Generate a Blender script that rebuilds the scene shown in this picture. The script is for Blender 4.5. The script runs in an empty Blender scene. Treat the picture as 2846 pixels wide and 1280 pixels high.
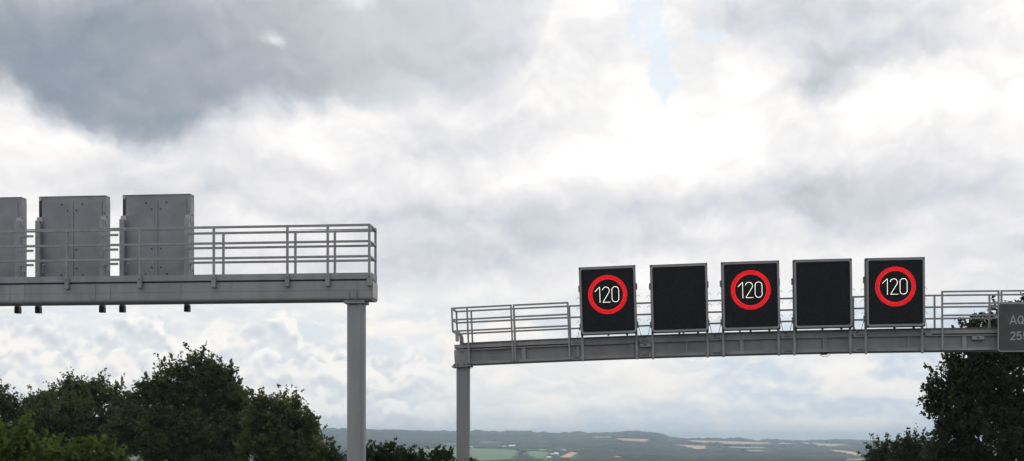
import bpy, math, random
import numpy as np
from mathutils import Vector, Matrix, Euler

scene = bpy.context.scene
COL = scene.collection
F = 3700.0            # focal length in photograph pixels (36 mm sensor = 2846 px)
CX, HY = 1423.0, 1225.0   # camera axis column and eye level row
EYE = 2.8             # camera height above the carriageway
R = math.radians

# ------------------------------------------------------------------ camera
cam = bpy.data.cameras.new('camera')
cam.sensor_width = 36.0
cam.lens = 36.0 * F / 2846.0
cam.shift_y = (HY - 640.0) / 2846.0
cam.clip_start = 0.1
cam.clip_end = 40000
co = bpy.data.objects.new('camera', cam)
co.location = (0, 0, EYE)
co.rotation_euler = (R(90), 0, 0)
COL.objects.link(co)
scene.camera = co


def ray(x, y, Y):
    """the point at distance Y ahead in the direction of a measured bearing"""
    return np.array([(x - CX) / F * Y, Y, EYE + (HY - y) / F * Y])


# ------------------------------------------------------------------ node helpers
def nd(nt, typ, **kw):
    n = nt.nodes.new(typ)
    for k, v in kw.items():
        if k.startswith('i_'):
            key = k[2:]
            key = int(key) if key.isdigit() else key.replace('_', ' ')
            s = n.inputs[key]
            if isinstance(v, bpy.types.NodeSocket):
                nt.links.new(v, s)
            else:
                s.default_value = v
        else:
            setattr(n, k, v)
    return n


def mth(nt, op, a, b=None, c=None, clamp=False):
    n = nt.nodes.new('ShaderNodeMath')
    n.operation = op
    n.use_clamp = clamp
    for i, v in enumerate((a, b, c)):
        if v is None:
            continue
        if isinstance(v, bpy.types.NodeSocket):
            nt.links.new(v, n.inputs[i])
        else:
            n.inputs[i].default_value = v
    return n.outputs[0]


def vmth(nt, op, a, b=None):
    n = nt.nodes.new('ShaderNodeVectorMath')
    n.operation = op
    for i, v in enumerate((a, b)):
        if v is None:
            continue
        if isinstance(v, bpy.types.NodeSocket):
            nt.links.new(v, n.inputs[i])
        else:
            n.inputs[i].default_value = v
    return n.outputs['Value'] if op in ('DOT_PRODUCT', 'LENGTH', 'DISTANCE') else n.outputs[0]


def mixc(nt, fac, a, b, blend='MIX'):
    n = nt.nodes.new('ShaderNodeMix')
    n.data_type = 'RGBA'
    n.blend_type = blend
    for idx, v in ((0, fac), (6, a), (7, b)):
        if isinstance(v, bpy.types.NodeSocket):
            nt.links.new(v, n.inputs[idx])
        else:
            n.inputs[idx].default_value = v
    return n.outputs[2]


def ss(nt, x, lo, hi, to0=0.0, to1=1.0):
    n = nt.nodes.new('ShaderNodeMapRange')
    n.interpolation_type = 'SMOOTHSTEP'
    nt.links.new(x, n.inputs[0])
    for i, v in enumerate((lo, hi, to0, to1)):
        if isinstance(v, bpy.types.NodeSocket):
            nt.links.new(v, n.inputs[i + 1])
        else:
            n.inputs[i + 1].default_value = v
    return n.outputs[0]


def lin(c):
    return tuple(((v / 255) / 12.92 if v / 255 <= 0.04045 else ((v / 255 + 0.055) / 1.055) ** 2.4) for v in c) + (1.0,)


# ------------------------------------------------------------------ materials
MATS = {}


def mat(name, col, rough=0.6, metal=0.0, var=0.0, vscale=4.0, bump=0.0, bscale=40.0, emit=None, estr=0.0,
        trans=0.0, col2=None, spec=0.5, streak=False):
    if name in MATS:
        return MATS[name]
    m = bpy.data.materials.new(name)
    m.use_nodes = True
    nt = m.node_tree
    b = nt.nodes['Principled BSDF']
    b.inputs['Roughness'].default_value = rough
    b.inputs['Metallic'].default_value = metal
    b.inputs['Specular IOR Level'].default_value = spec
    b.inputs['Base Color'].default_value = (*col, 1)
    tc = nd(nt, 'ShaderNodeNewGeometry')
    if var > 0 or col2:
        vec = tc.outputs['Position']
        if streak:
            vec = vmth(nt, 'MULTIPLY', vec, (1, 1, 0.18))
        nz = nd(nt, 'ShaderNodeTexNoise', i_Vector=vec, i_Scale=vscale, i_Detail=6.0, i_Roughness=0.62)
        f = ss(nt, nz.outputs['Fac'], 0.3, 0.7)
        c2 = col2 or tuple(v * (1 - var) for v in col)
        c1 = col if col2 else tuple(min(1, v * (1 + var)) for v in col)
        nt.links.new(mixc(nt, f, (*c2, 1), (*c1, 1)), b.inputs['Base Color'])
        rr = ss(nt, nz.outputs['Fac'], 0.3, 0.7, min(1, rough + .1), max(0, rough - .1))
        nt.links.new(rr, b.inputs['Roughness'])
    if bump > 0:
        nz2 = nd(nt, 'ShaderNodeTexNoise', i_Vector=tc.outputs['Position'], i_Scale=bscale, i_Detail=3.0)
        bp = nd(nt, 'ShaderNodeBump', i_Strength=bump, i_Distance=0.02, i_Height=nz2.outputs['Fac'])
        nt.links.new(bp.outputs[0], b.inputs['Normal'])
    if emit:
        b.inputs['Emission Color'].default_value = (*emit, 1)
        b.inputs['Emission Strength'].default_value = estr
    if trans > 0:
        tr = nd(nt, 'ShaderNodeBsdfTranslucent')
        src = b.inputs['Base Color']
        if src.is_linked:
            nt.links.new(mixc(nt, 1.0, src.links[0].from_socket, (1.25, 1.3, 0.6, 1), 'MULTIPLY'), tr.inputs['Color'])
        else:
            tr.inputs['Color'].default_value = (col[0] * 1.25, col[1] * 1.3, col[2] * .6, 1)
        mx = nd(nt, 'ShaderNodeMixShader', i_0=trans, i_1=b.outputs[0], i_2=tr.outputs[0])
        nt.links.new(mx.outputs[0], nt.nodes['Material Output'].inputs['Surface'])
    MATS[name] = m
    return m


STEEL = mat('grey painted steel', (.275, .275, .288), .55, var=.15, vscale=1.6, bump=.05, bscale=60, streak=True)
STEEL_D = mat('weathered web steel', (.25, .25, .262), .6, var=.18, vscale=1.3, bump=.06, streak=True)
GALV = mat('galvanised rail', (.285, .285, .295), .5, var=.14, vscale=5)
GRATE = mat('rusty grating', (.13, .105, .10), .8, var=.3, vscale=6)
SIGNBACK = mat('sign housing paint', (.25, .25, .275), .55, var=.09, vscale=2.2, bump=.04, bscale=25)
BEZEL = mat('sign bezel', (.27, .265, .28), .5, var=.06, vscale=3)
EDGE = mat('sign edge black', (.022, .022, .025), .6)
DISPLAY = mat('matt black display', (.0085, .0085, .012), .75, var=.25, vscale=18, bump=.15, bscale=220, spec=.25)
LED_R = mat('red led', (.3, .01, .01), .4, emit=(1.0, .003, .010), estr=2.3)
LED_W = mat('white led', (.8, .8, .7), .4, emit=(1.0, .97, .86), estr=2.6)
BLACK = mat('black rubber', (.018, .018, .02), .7)
REDCAP = mat('dark red connector', (.09, .02, .02), .6)
PALE = mat('pale metal plate', (.42, .42, .41), .5, var=.1)
PLATE = mat('dark grey plate', (.062, .062, .066), .6, var=.08, vscale=3)
WHITE = mat('grey white lettering', (.36, .36, .37), .6)
BORDER = mat('pale border', (.34, .34, .35), .6)

# ------------------------------------------------------------------ mesh builder


class MB:
    def __init__(s, xf=None):
        s.v, s.f, s.xf = [], [], xf

    def add(s, vs, fs):
        o = len(s.v)
        s.v += [tuple(p) for p in vs]
        s.f += [tuple(i + o for i in f) for f in fs]
        return s

    def box(s, a0, a1, b0, b1, c0, c1, n=1):
        vs, fs = [], []
        for i in range(n + 1):
            a = a0 + (a1 - a0) * i / n
            vs += [(a, b0, c0), (a, b1, c0), (a, b1, c1), (a, b0, c1)]
        for i in range(n):
            o = i * 4
            for j in range(4):
                k = (j + 1) % 4
                fs.append((o + j, o + k, o + 4 + k, o + 4 + j))
        fs.append((3, 2, 1, 0))
        o = n * 4
        fs.append((o, o + 1, o + 2, o + 3))
        return s.add(vs, fs)

    def tube(s, pts, r, sides=6, cap=True):
        pts = [Vector(p) for p in pts]
        rs = r if isinstance(r, (list, tuple)) else [r] * len(pts)
        vs, fs = [], []
        up = Vector((0.0123, 0.02, 1)).normalized()
        for i, p in enumerate(pts):
            d = (pts[min(i + 1, len(pts) - 1)] - pts[max(i - 1, 0)]).normalized()
            a = d.cross(up)
            if a.length < 0.05:
                a = d.cross(Vector((1, 0, 0)))
            a.normalize()
            b = d.cross(a)
            for k in range(sides):
                t = 2 * math.pi * (k + .5) / sides
                vs.append(p + (a * math.cos(t) + b * math.sin(t)) * rs[i])
        for i in range(len(pts) - 1):
            for k in range(sides):
                k2 = (k + 1) % sides
                fs.append((i * sides + k, i * sides + k2, (i + 1) * sides + k2, (i + 1) * sides + k))
        if cap:
            fs.append(tuple(range(sides - 1, -1, -1)))
            o = (len(pts) - 1) * sides
            fs.append(tuple(o + k for k in range(sides)))
        return s.add(vs, fs)

    def prism(s, poly, y0, y1):
        """outline in x-z, thickness along y"""
        n = len(poly)
        vs = [(x, y0, z) for x, z in poly] + [(x, y1, z) for x, z in poly]
        fs = [tuple(range(n)), tuple(range(2 * n - 1, n - 1, -1))]
        for i in range(n):
            j = (i + 1) % n
            fs.append((i, i + n, j + n, j))
        return s.add(vs, fs)

    def ring(s, outer, inner, y0, y1):
        n = len(outer)
        vs = [(x, y0, z) for x, z in outer] + [(x, y0, z) for x, z in inner] + \
             [(x, y1, z) for x, z in outer] + [(x, y1, z) for x, z in inner]
        fs = []
        for i in range(n):
            j = (i + 1) % n
            fs += [(i, j, n + j, n + i), (2 * n + i, 3 * n + i, 3 * n + j, 2 * n + j),
                   (i, 2 * n + i, 2 * n + j, j), (n + i, n + j, 3 * n + j, 3 * n + i)]
        return s.add(vs, fs)

    def build(s, name, m, parent=None, smooth=False, bevel=0.0):
        v = np.array(s.v, float)
        if s.xf is not None:
            v = s.xf(v)
        me = bpy.data.meshes.new(name)
        me.from_pydata(v.tolist(), [], s.f)
        me.validate()
        me.update()
        import bmesh
        bm = bmesh.new()
        bm.from_mesh(me)
        bmesh.ops.recalc_face_normals(bm, faces=bm.faces)
        bm.to_mesh(me)
        bm.free()
        if smooth:
            me.polygons.foreach_set('use_smooth', [True] * len(me.polygons))
        me.materials.append(m)
        o = bpy.data.objects.new(name, me)
        COL.objects.link(o)
        if parent:
            o.parent = parent
        if bevel > 0:
            b = o.modifiers.new('edge', 'BEVEL')
            b.width = bevel
            b.segments = 2
            b.limit_method = 'ANGLE'
        return o


def rrect(x0, x1, z0, z1, r, n=6):
    pts = []
    for cx, cz, a0 in ((x1 - r, z0 + r, -90), (x1 - r, z1 - r, 0), (x0 + r, z1 - r, 90), (x0 + r, z0 + r, 180)):
        for k in range(n + 1):
            a = R(a0 + 90 * k / n)
            pts.append((cx + r * math.cos(a), cz + r * math.sin(a)))
    return pts


def tag(o, label, cat, group=None, kind=None):
    if label:
        o['label'] = label
    if cat:
        o['category'] = cat
    if group:
        o['group'] = group
    if kind:
        o['kind'] = kind
    return o


def empty(name, loc=(0, 0, 0), label=None, cat=None, group=None):
    o = bpy.data.objects.new(name, None)
    o.location = loc
    o.empty_display_size = .3
    COL.objects.link(o)
    return tag(o, label, cat, group)


def copy_tree(o, parent=None):
    c = o.copy()
    COL.objects.link(c)
    if parent:
        c.parent = parent
    for ch in list(o.children):
        copy_tree(ch, c)
    return c


# ------------------------------------------------------------------ gantry frames
class Gantry:
    """a cross beam: u runs along it, v away from the camera, w up from its underside"""

    def __init__(s, Y0, k, zfun):
        s.Y0, s.k, s.zf = Y0, k, zfun
        s.n = math.hypot(1, k)

    def u(s, x, v=0.0):
        c = (x - CX) / F
        return (c * (s.Y0 + v / s.n) - v * s.k / s.n) / (1 + c * s.k)

    def xf(s, p, off=(0, 0, 0)):
        p = np.asarray(p, float)
        u, v, w = p[..., 0], p[..., 1], p[..., 2]
        z = s.zf(u)
        sl = (s.zf(u + .05) - s.zf(u - .05)) / (.1 * s.n)
        q = np.sqrt(1 + sl * sl)
        tx, ty = 1 / s.n, -s.k / s.n
        out = np.stack([u + v * s.k / s.n - w * sl / q * tx,
                        s.Y0 - s.k * u + v / s.n - w * sl / q * ty,
                        z + w / q], -1)
        return out - np.asarray(off)

    def frame(s, u, v, w):
        o = s.xf(np.array([u, v, w]))
        sl = float((s.zf(np.array(u + .05)) - s.zf(np.array(u - .05))) / (.1 * s.n))
        t = Vector((1 / s.n, -s.k / s.n, sl)).normalized()
        d = Vector((s.k / s.n, 1 / s.n, 0)).normalized()
        nn = t.cross(d).normalized()
        M = Matrix((t, d, nn)).transposed().to_4x4()
        M.translation = Vector(o)
        return M


GR0, GRK = 42.0, 0.095


def zr(u):
    u = np.asarray(u, float)
    Y = GR0 - GRK * u
    x = CX + F * u / Y
    t = (x - 1308) / 1462
    y = 1014.2 - 70.1 * t + 30.6 * t * t
    return EYE + (HY - y) / F * Y


GRT = Gantry(GR0, GRK, zr)
ZL = EYE + 386.3 / F * 32.0
GLT = Gantry(31.66, 0.1, lambda u: np.full_like(np.asarray(u, float), ZL))

TOP, MID, LOW = 1.838, 1.472, 1.111
RT = .026   # half rail


def railing(G, root, off, v, segs, posts, wbot=.70, rt=RT, heights=(TOP, MID, LOW)):
    for a, b in segs:
        for h in heights:
            MB(lambda p: G.xf(p, off)).box(a, b, v - rt, v + rt, h - rt, h + rt, max(2, int((b - a) / .8))).build('handrail', GALV, root)
    for p in posts:
        u, w0 = p if isinstance(p, tuple) else (p, wbot)
        MB(lambda q: G.xf(q, off)).box(u - rt, u + rt, v - rt - .002, v + rt + .002, w0, TOP - rt).build('post', GALV, root)


# ================================================================== right gantry (seen from its front)
G = GRT
uL = G.u(1264.8)
uE = 18.6
rootR = empty('sign_gantry', (G.u(1283), GR0 - GRK * G.u(1283) + .5, 0),
              'grey steel sign gantry whose raked beam carries the lit 120 signs', 'sign gantry', 'grey steel sign gantries')
OFR = np.array(rootR.location)
xr = lambda p: G.xf(p, OFR)
NSEG = 24
WB, WT = .05, .52      # underside and top of the beam at the front
uB = G.u(1304)
bm = MB(xr)
bm.box(uL, uE, 0.10, .90, WB + .03, WT - .03, NSEG)                 # webs of the box
beam = bm.build('beam', STEEL_D, rootR)
fl = MB(xr)
fl.box(uL, uE, -.0, 1.0, WT - .03, WT, NSEG)
fl.box(uL, uE, -.0, 1.0, WB, WB + .03, NSEG)
fl.box(uB, uE, .012, .028, WB + .03, WB + .075, NSEG)
fl.build('flange', STEEL, beam)
hd = MB(xr)
hd.box(uL - .01, uB, -.012, 1.0, WB - .004, WT + .006)
hd.build('end_block', STEEL, beam, bevel=.012)
for x in (1456, 1607, 1757, 1909, 2062, 2290.5, 2296.5, 2526, 2681, 2800):
    u = G.u(x)
    wd = .06 if x in (1456, 1757, 2062, 2681) else .03
    MB(xr).box(u - wd, u + wd, .03, .098, WB + .03, WT - .03).build('stiffener', STEEL, beam)
for z0, z1 in ((.27, .274), (.36, .363)):
    MB(xr).box(uB, uE, .093, .0995, z0, z1, NSEG).build('weld_seam', STEEL, beam)
# walkway: fascia channel, grating, back kick rail
wk = MB(xr)
wk.box(uL + .0, uE, .03, .97, .565, .685, NSEG)
walk = wk.build('walkway', STEEL, rootR)
gr = MB(xr)
gr.box(G.u(1286), uE, .01, .99, .687, .735, NSEG)
gr.build('grating', GRATE, walk)
un = MB(xr)
un.box(uL + .05, uE, .10, .90, WT + .002, .563, NSEG)
un.build('gap_shade_strip', EDGE, walk)  # black strip standing in for the shadow between fascia and flange
kr = MB(xr)
kr.box(G.u(1286), uE, .985, .995, .80, .812, NSEG)
kr.box(G.u(1286), uE, .985, .995, .765, .772, NSEG)
uu = G.u(1290)
while uu < uE:
    kr.box(uu - .005, uu + .005, .986, .994, .735, .80)
    uu += .11
kr.build('kick_rail', GALV, walk)
# railings
P = [G.u(1305), G.u(1426.5), G.u(1433.5), G.u(1583.5)]
Q = [G.u(2618.5), G.u(2774.5), G.u(2782.5), G.u(2930)]
u0 = G.u(1260.8)
railing(G, rootR, OFR, -.032, [(u0, P[1] + RT), (P[2] - RT, P[3] + RT), (Q[0] - RT, Q[1] + RT), (Q[2] - RT, Q[3] + RT)],
        [(u0 + RT, LOW)] + [(p, WB + .01) for p in P + Q])
bp = [P[0], P[1], P[3]] + [G.u(x) for x in (1745, 1905, 2065, 2225, 2388)] + [Q[0], Q[1], Q[3]]
railing(G, rootR, OFR, 1.03, [(u0, uE)], [(u0 + RT, LOW)] + bp, wbot=.70)
for h in (TOP, MID, LOW):
    MB(xr).box(u0 - .002, u0 + .05, -.006, 1.004, h - RT + .003, h + RT - .003).build('end_rail', GALV, rootR)
# davit on the end of the walkway
dv = MB(xr)
uc = G.u(1279)
pts = [(uc + .05, .25, .70), (uc + .05, .25, .90), (uc + .03, .25, 1.0), (uc - .02, .25, 1.06), (uc - .07, .22, 1.08)]
dv.tube(pts, [.07, .065, .06, .05, .045], 8)
dav = dv.build('davit', GALV, rootR, smooth=True)
MB(xr).box(uc - .13, uc - .03, .1, .26, .80, 1.07).build('hood', PALE, dav, bevel=.02)
# column
cu, hw = G.u(1282.8), .20
cx0 = G.xf(np.array([cu, .5, 0.0]))
sec = rrect(-hw, hw, -hw, hw, .05, 4)
ztop = float(cx0[2]) - .02


def column(root, off, cx, cy, sec, ang, ztop, zbot=0.0):
    ca, sa = math.cos(ang), math.sin(ang)
    pl = [(cx + a * ca - b * sa - off[0], cy + a * sa + b * ca - off[1]) for a, b in sec]
    n = len(pl)
    m = MB()
    vs = [(x, y, zbot) for x, y in pl] + [(x, y, ztop) for x, y in pl]
    fs = [(i, (i + 1) % n, n + (i + 1) % n, n + i) for i in range(n)] + [tuple(range(n - 1, -1, -1)), tuple(range(n, 2 * n))]
    m.add(vs, fs)
    return m.build('column', STEEL, root)


colR = column(rootR, OFR, float(cx0[0]), float(cx0[1]) - .28, sec, -math.atan(GRK), ztop)
cp = MB(xr)
cp.box(cu - .30, cu + .30, -.09, .56, -.03, .012)
cp.box(cu - .27, cu + .27, -.07, .54, .014, .046)
cp.build('cap_plate', STEEL, colR)
for du in (-.22, -.1, .1, .22):
    MB(xr).tube([(cu + du, -.07, -.05), (cu + du, -.07, .075)], .018, 6).build('bolt', EDGE, colR)
xe = G.xf(np.array([18.2, .5, 0.0]))
column(rootR, OFR, float(xe[0]), float(xe[1]), sec, -math.atan(GRK), float(xe[2]) + .02)
# little fittings
MB(xr).box(G.u(1301), G.u(1301) + .05, .02, .08, -.09, -.03).build('connector', REDCAP, rootR)
cb = MB(xr)
a = G.u(1303)
cb.tube([(a, .05, -.06), (a + .05, .05, -.09), (a + .11, .05, -.07), (a + .13, .05, -.01), (a + .09, .05, .045), (a + .05, .05, .06)], .006, 5)
cb.build('cable', BLACK, rootR, smooth=True)
for xa, xb in ((1779, 1810), (2701, 2735)):
    sb = MB(xr).box(G.u(xa), G.u(xb), -.05, .08, .36, .47).build('sensor_box', STEEL, rootR, bevel=.01)
    um = (G.u(xa) + G.u(xb)) / 2
    MB(xr).tube([(um, -.056, .425), (um, -.048, .425)], .03, 10).build('lens', BLACK, sb)
um = G.u(2293)
jb = MB(xr).box(um - .09, um + .09, .1, .3, -.02, WB - .002).build('junction_box', EDGE, rootR)
MB(xr).tube([(um - .16, .12, WB), (um - .12, .12, -.04), (um - .02, .12, -.09), (um + .08, .12, -.08), (um + .16, .12, -.02), (um + .19, .12, WB)],
            .008, 5).build('cable', BLACK, rootR, smooth=True)
MB(xr).box(uL + .16, uL + .32, -.05, .0, WT - .06, WT + .01).build('lifting_lug', STEEL, rootR)
# splice plates between the sign legs, and channels under the signs
legs_px = [(1621.7, 1772.5), (1818, 1969), (2014.2, 2167.3), (2213.3, 2366.7), (2412, 2565.8)]
gaps = [(1588, 1616)] + [(legs_px[i][1] + 5, legs_px[i + 1][0] - 5) for i in range(4)] + [(2571, 2590)]
for a, b in gaps:
    for w0, w1 in ((.50, .60), (WB - .004, .14)):
        sp = MB(xr).box(G.u(a), G.u(b), -.022, .0, w0, w1).build('splice_plate', STEEL, beam)
        if b - a > 25:
            c = (G.u(a) + G.u(b)) / 2
            sl_ = MB(xr)
            for k in (0, 1):
                sl_.box(c - .11, c + .11, -.026, -.021, w0 + .03 + k * .03, w0 + .048 + k * .03)
            sl_.build('slot', EDGE, sp) if False else None
            sp2 = MB(xr)
            for k in (0, 1):
                sp2.box(c - .11, c + .11, -.026, -.0225, w0 + .03 + k * .03, w0 + .046 + k * .03)
            so = sp2.build('slot', EDGE, beam)
for a, b in legs_px:
    MB(xr).box(G.u(a), G.u(b), -.016, .0, .49, .61).build('channel', STEEL, beam)
    MB(xr).box(G.u(a), G.u(b), -.016, .0, WB - .002, .145).build('channel', STEEL, beam)

# ================================================================== left gantry (seen from its back)
G = GLT
uR = G.u(1033)
uS = -21.0
cxl = G.xf(np.array([G.u(991, .34), .34, 0.0]))
rootL = empty('sign_gantry', (float(cxl[0]), float(cxl[1]), 0),
              'grey steel sign gantry with level box beam seen from behind its panels', 'sign gantry', 'grey steel sign gantries')
OFL = np.array(rootL.location)
xl = lambda p: G.xf(p, OFL)
LB, LT = .065, .532
# box beam with rounded lower edges
sec2 = []
r_ = .075
for cy, cz, a0 in ((.03 + r_, LB + r_, 180), (.66 - r_, LB + r_, 270)):
    for k in range(6):
        a = R(a0 + 90 * k / 5)
        sec2.append((cy + r_ * math.cos(a), cz + r_ * math.sin(a)))
sec2 += [(.66, LT), (.03, LT)]
m = MB(xl)
n = len(sec2)
vs = [(uS, a, b) for a, b in sec2] + [(uR, a, b) for a, b in sec2]
fs = [(i, (i + 1) % n, n + (i + 1) % n, n + i) for i in range(n)] + [tuple(range(n)), tuple(range(2 * n - 1, n - 1, -1))]
m.add(vs, fs)
beamL = m.build('beam', STEEL, rootL)
MB(xl).box(uR + .001, uR + .02, .05, .64, LB + .05, LT - .02).build('end_plate', PALE, beamL, bevel=.02)
MB(xl).box(uS, uR, .0275, .0297, .30, .304, 4).build('weld_seam', EDGE, beamL)
for x in (20, 61, 258, 299, 495, -180, -140):
    u = G.u(x)
    MB(xl).box(u - .057, u + .057, .018, .029, LB + .07, LT - .005).build('stiffener', STEEL, beamL)
MB(xl).box(uS, uR, .06, .62, LT + .001, .566, 4).build('gap_shade_strip', EDGE, beamL)  # shadow gap over the beam, put in as a black strip
wl = MB(xl).box(uS, uR - .01, .02, .66, .568, .60, 4).build('walkway', STEEL, rootL)
MB(xl).box(uS, uR - .02, .0, .014, .575, .722, 4).build('kick_plate', STEEL, wl)
MB(xl).box(uS, uR - .02, .666, .68, .575, .722, 4).build('kick_plate', STEEL, wl)
MB(xl).box(uR - .018, uR - .004, .016, .664, .603, .72).build('kick_plate', STEEL, wl)
PL = [G.u(x) for x in (-220, -15, 187.5, 390, 595.4, 799.7, 911.8, 1027)]
railing(G, rootL, OFL, -.03, [(uS, PL[-1] + RT)], [(p, .46) for p in PL], heights=(TOP, MID, LOW))
for p in PL:
    c = MB(xl).box(p - .052, p + .052, -.075, .017, .40, .66).build('clamp', STEEL, rootL, bevel=.012)
    MB(xl).tube([(p, -.085, .62), (p, -.07, .62)], .016, 6).build('bolt', EDGE, c)
uPan = [G.u(522, .8), ]
railing(G, rootL, OFL, .71, [(G.u(524, .8), PL[-1] + RT)], [PL[4], PL[5], PL[6], PL[7]], wbot=.6)
for a, b in ((60, 92), (292, 327), (-173, -141)):
    for h in (TOP, MID, LOW):
        MB(xl).box(G.u(a - 4, .8), G.u(b + 4, .8), .70, .75, h - RT, h + RT).build('handrail', GALV, rootL)
for h in (TOP, MID, LOW):
    MB(xl).box(PL[-1] - RT + .002, PL[-1] + RT - .002, -.004, .684, h - RT + .002, h + RT - .002).build('end_rail', GALV, rootL)
hwL = .205
secL = rrect(-hwL, hwL, -hwL, hwL, .10, 6)
colL = column(rootL, OFL, float(cxl[0]), float(cxl[1]), secL, -.14, ZL + .02)
cu = G.u(991, .34)
c_ = MB(xl)
c_.box(cu - .25, cu + .25, .06, .62, -.005, .028)
c_.box(cu - .25, cu + .25, .06, .62, .032, .063)
c_.build('cap_plate', STEEL, colL)
for du in (-.12, .06):
    MB(xl).box(cu + du - .012, cu + du + .012, -.005, .029, LB + .02, .30).build('gusset', STEEL, colL)
for du in (-.1, -.03, .04):
    MB(xl).tube([(cu + du, .10, -.03), (cu + du, .10, -.006)], .02, 6).build('bolt', EDGE, colL)

# ================================================================== variable message signs
SW, SH, SD = 1.755, 2.09, .32


def disc_mesh(pts, y, r, sides=6, rot=0.0):
    m = MB()
    for x, z in pts:
        vs = [(x + r * math.cos(2 * math.pi * k / sides + rot), y, z + r * math.sin(2 * math.pi * k / sides + rot)) for k in range(sides)]
        m.add(vs, [tuple(range(sides))])
    return m


def along(path, step):
    out = []
    segl = [math.dist(path[i], path[i + 1]) for i in range(len(path) - 1)]
    tot = sum(segl)
    n = max(1, round(tot / step))
    for k in range(n + 1):
        d = tot * k / n
        for i, L in enumerate(segl):
            if d <= L + 1e-9 or i == len(segl) - 1:
                t = min(1, d / L) if L else 0
                out.append((path[i][0] + (path[i + 1][0] - path[i][0]) * t, path[i][1] + (path[i + 1][1] - path[i][1]) * t))
                break
            d -= L
    return out


def arc(cx, cz, rx, rz, a0, a1, n=14):
    return [(cx + rx * math.cos(R(a0 + (a1 - a0) * k / n)), cz + rz * math.sin(R(a0 + (a1 - a0) * k / n))) for k in range(n + 1)]


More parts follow.
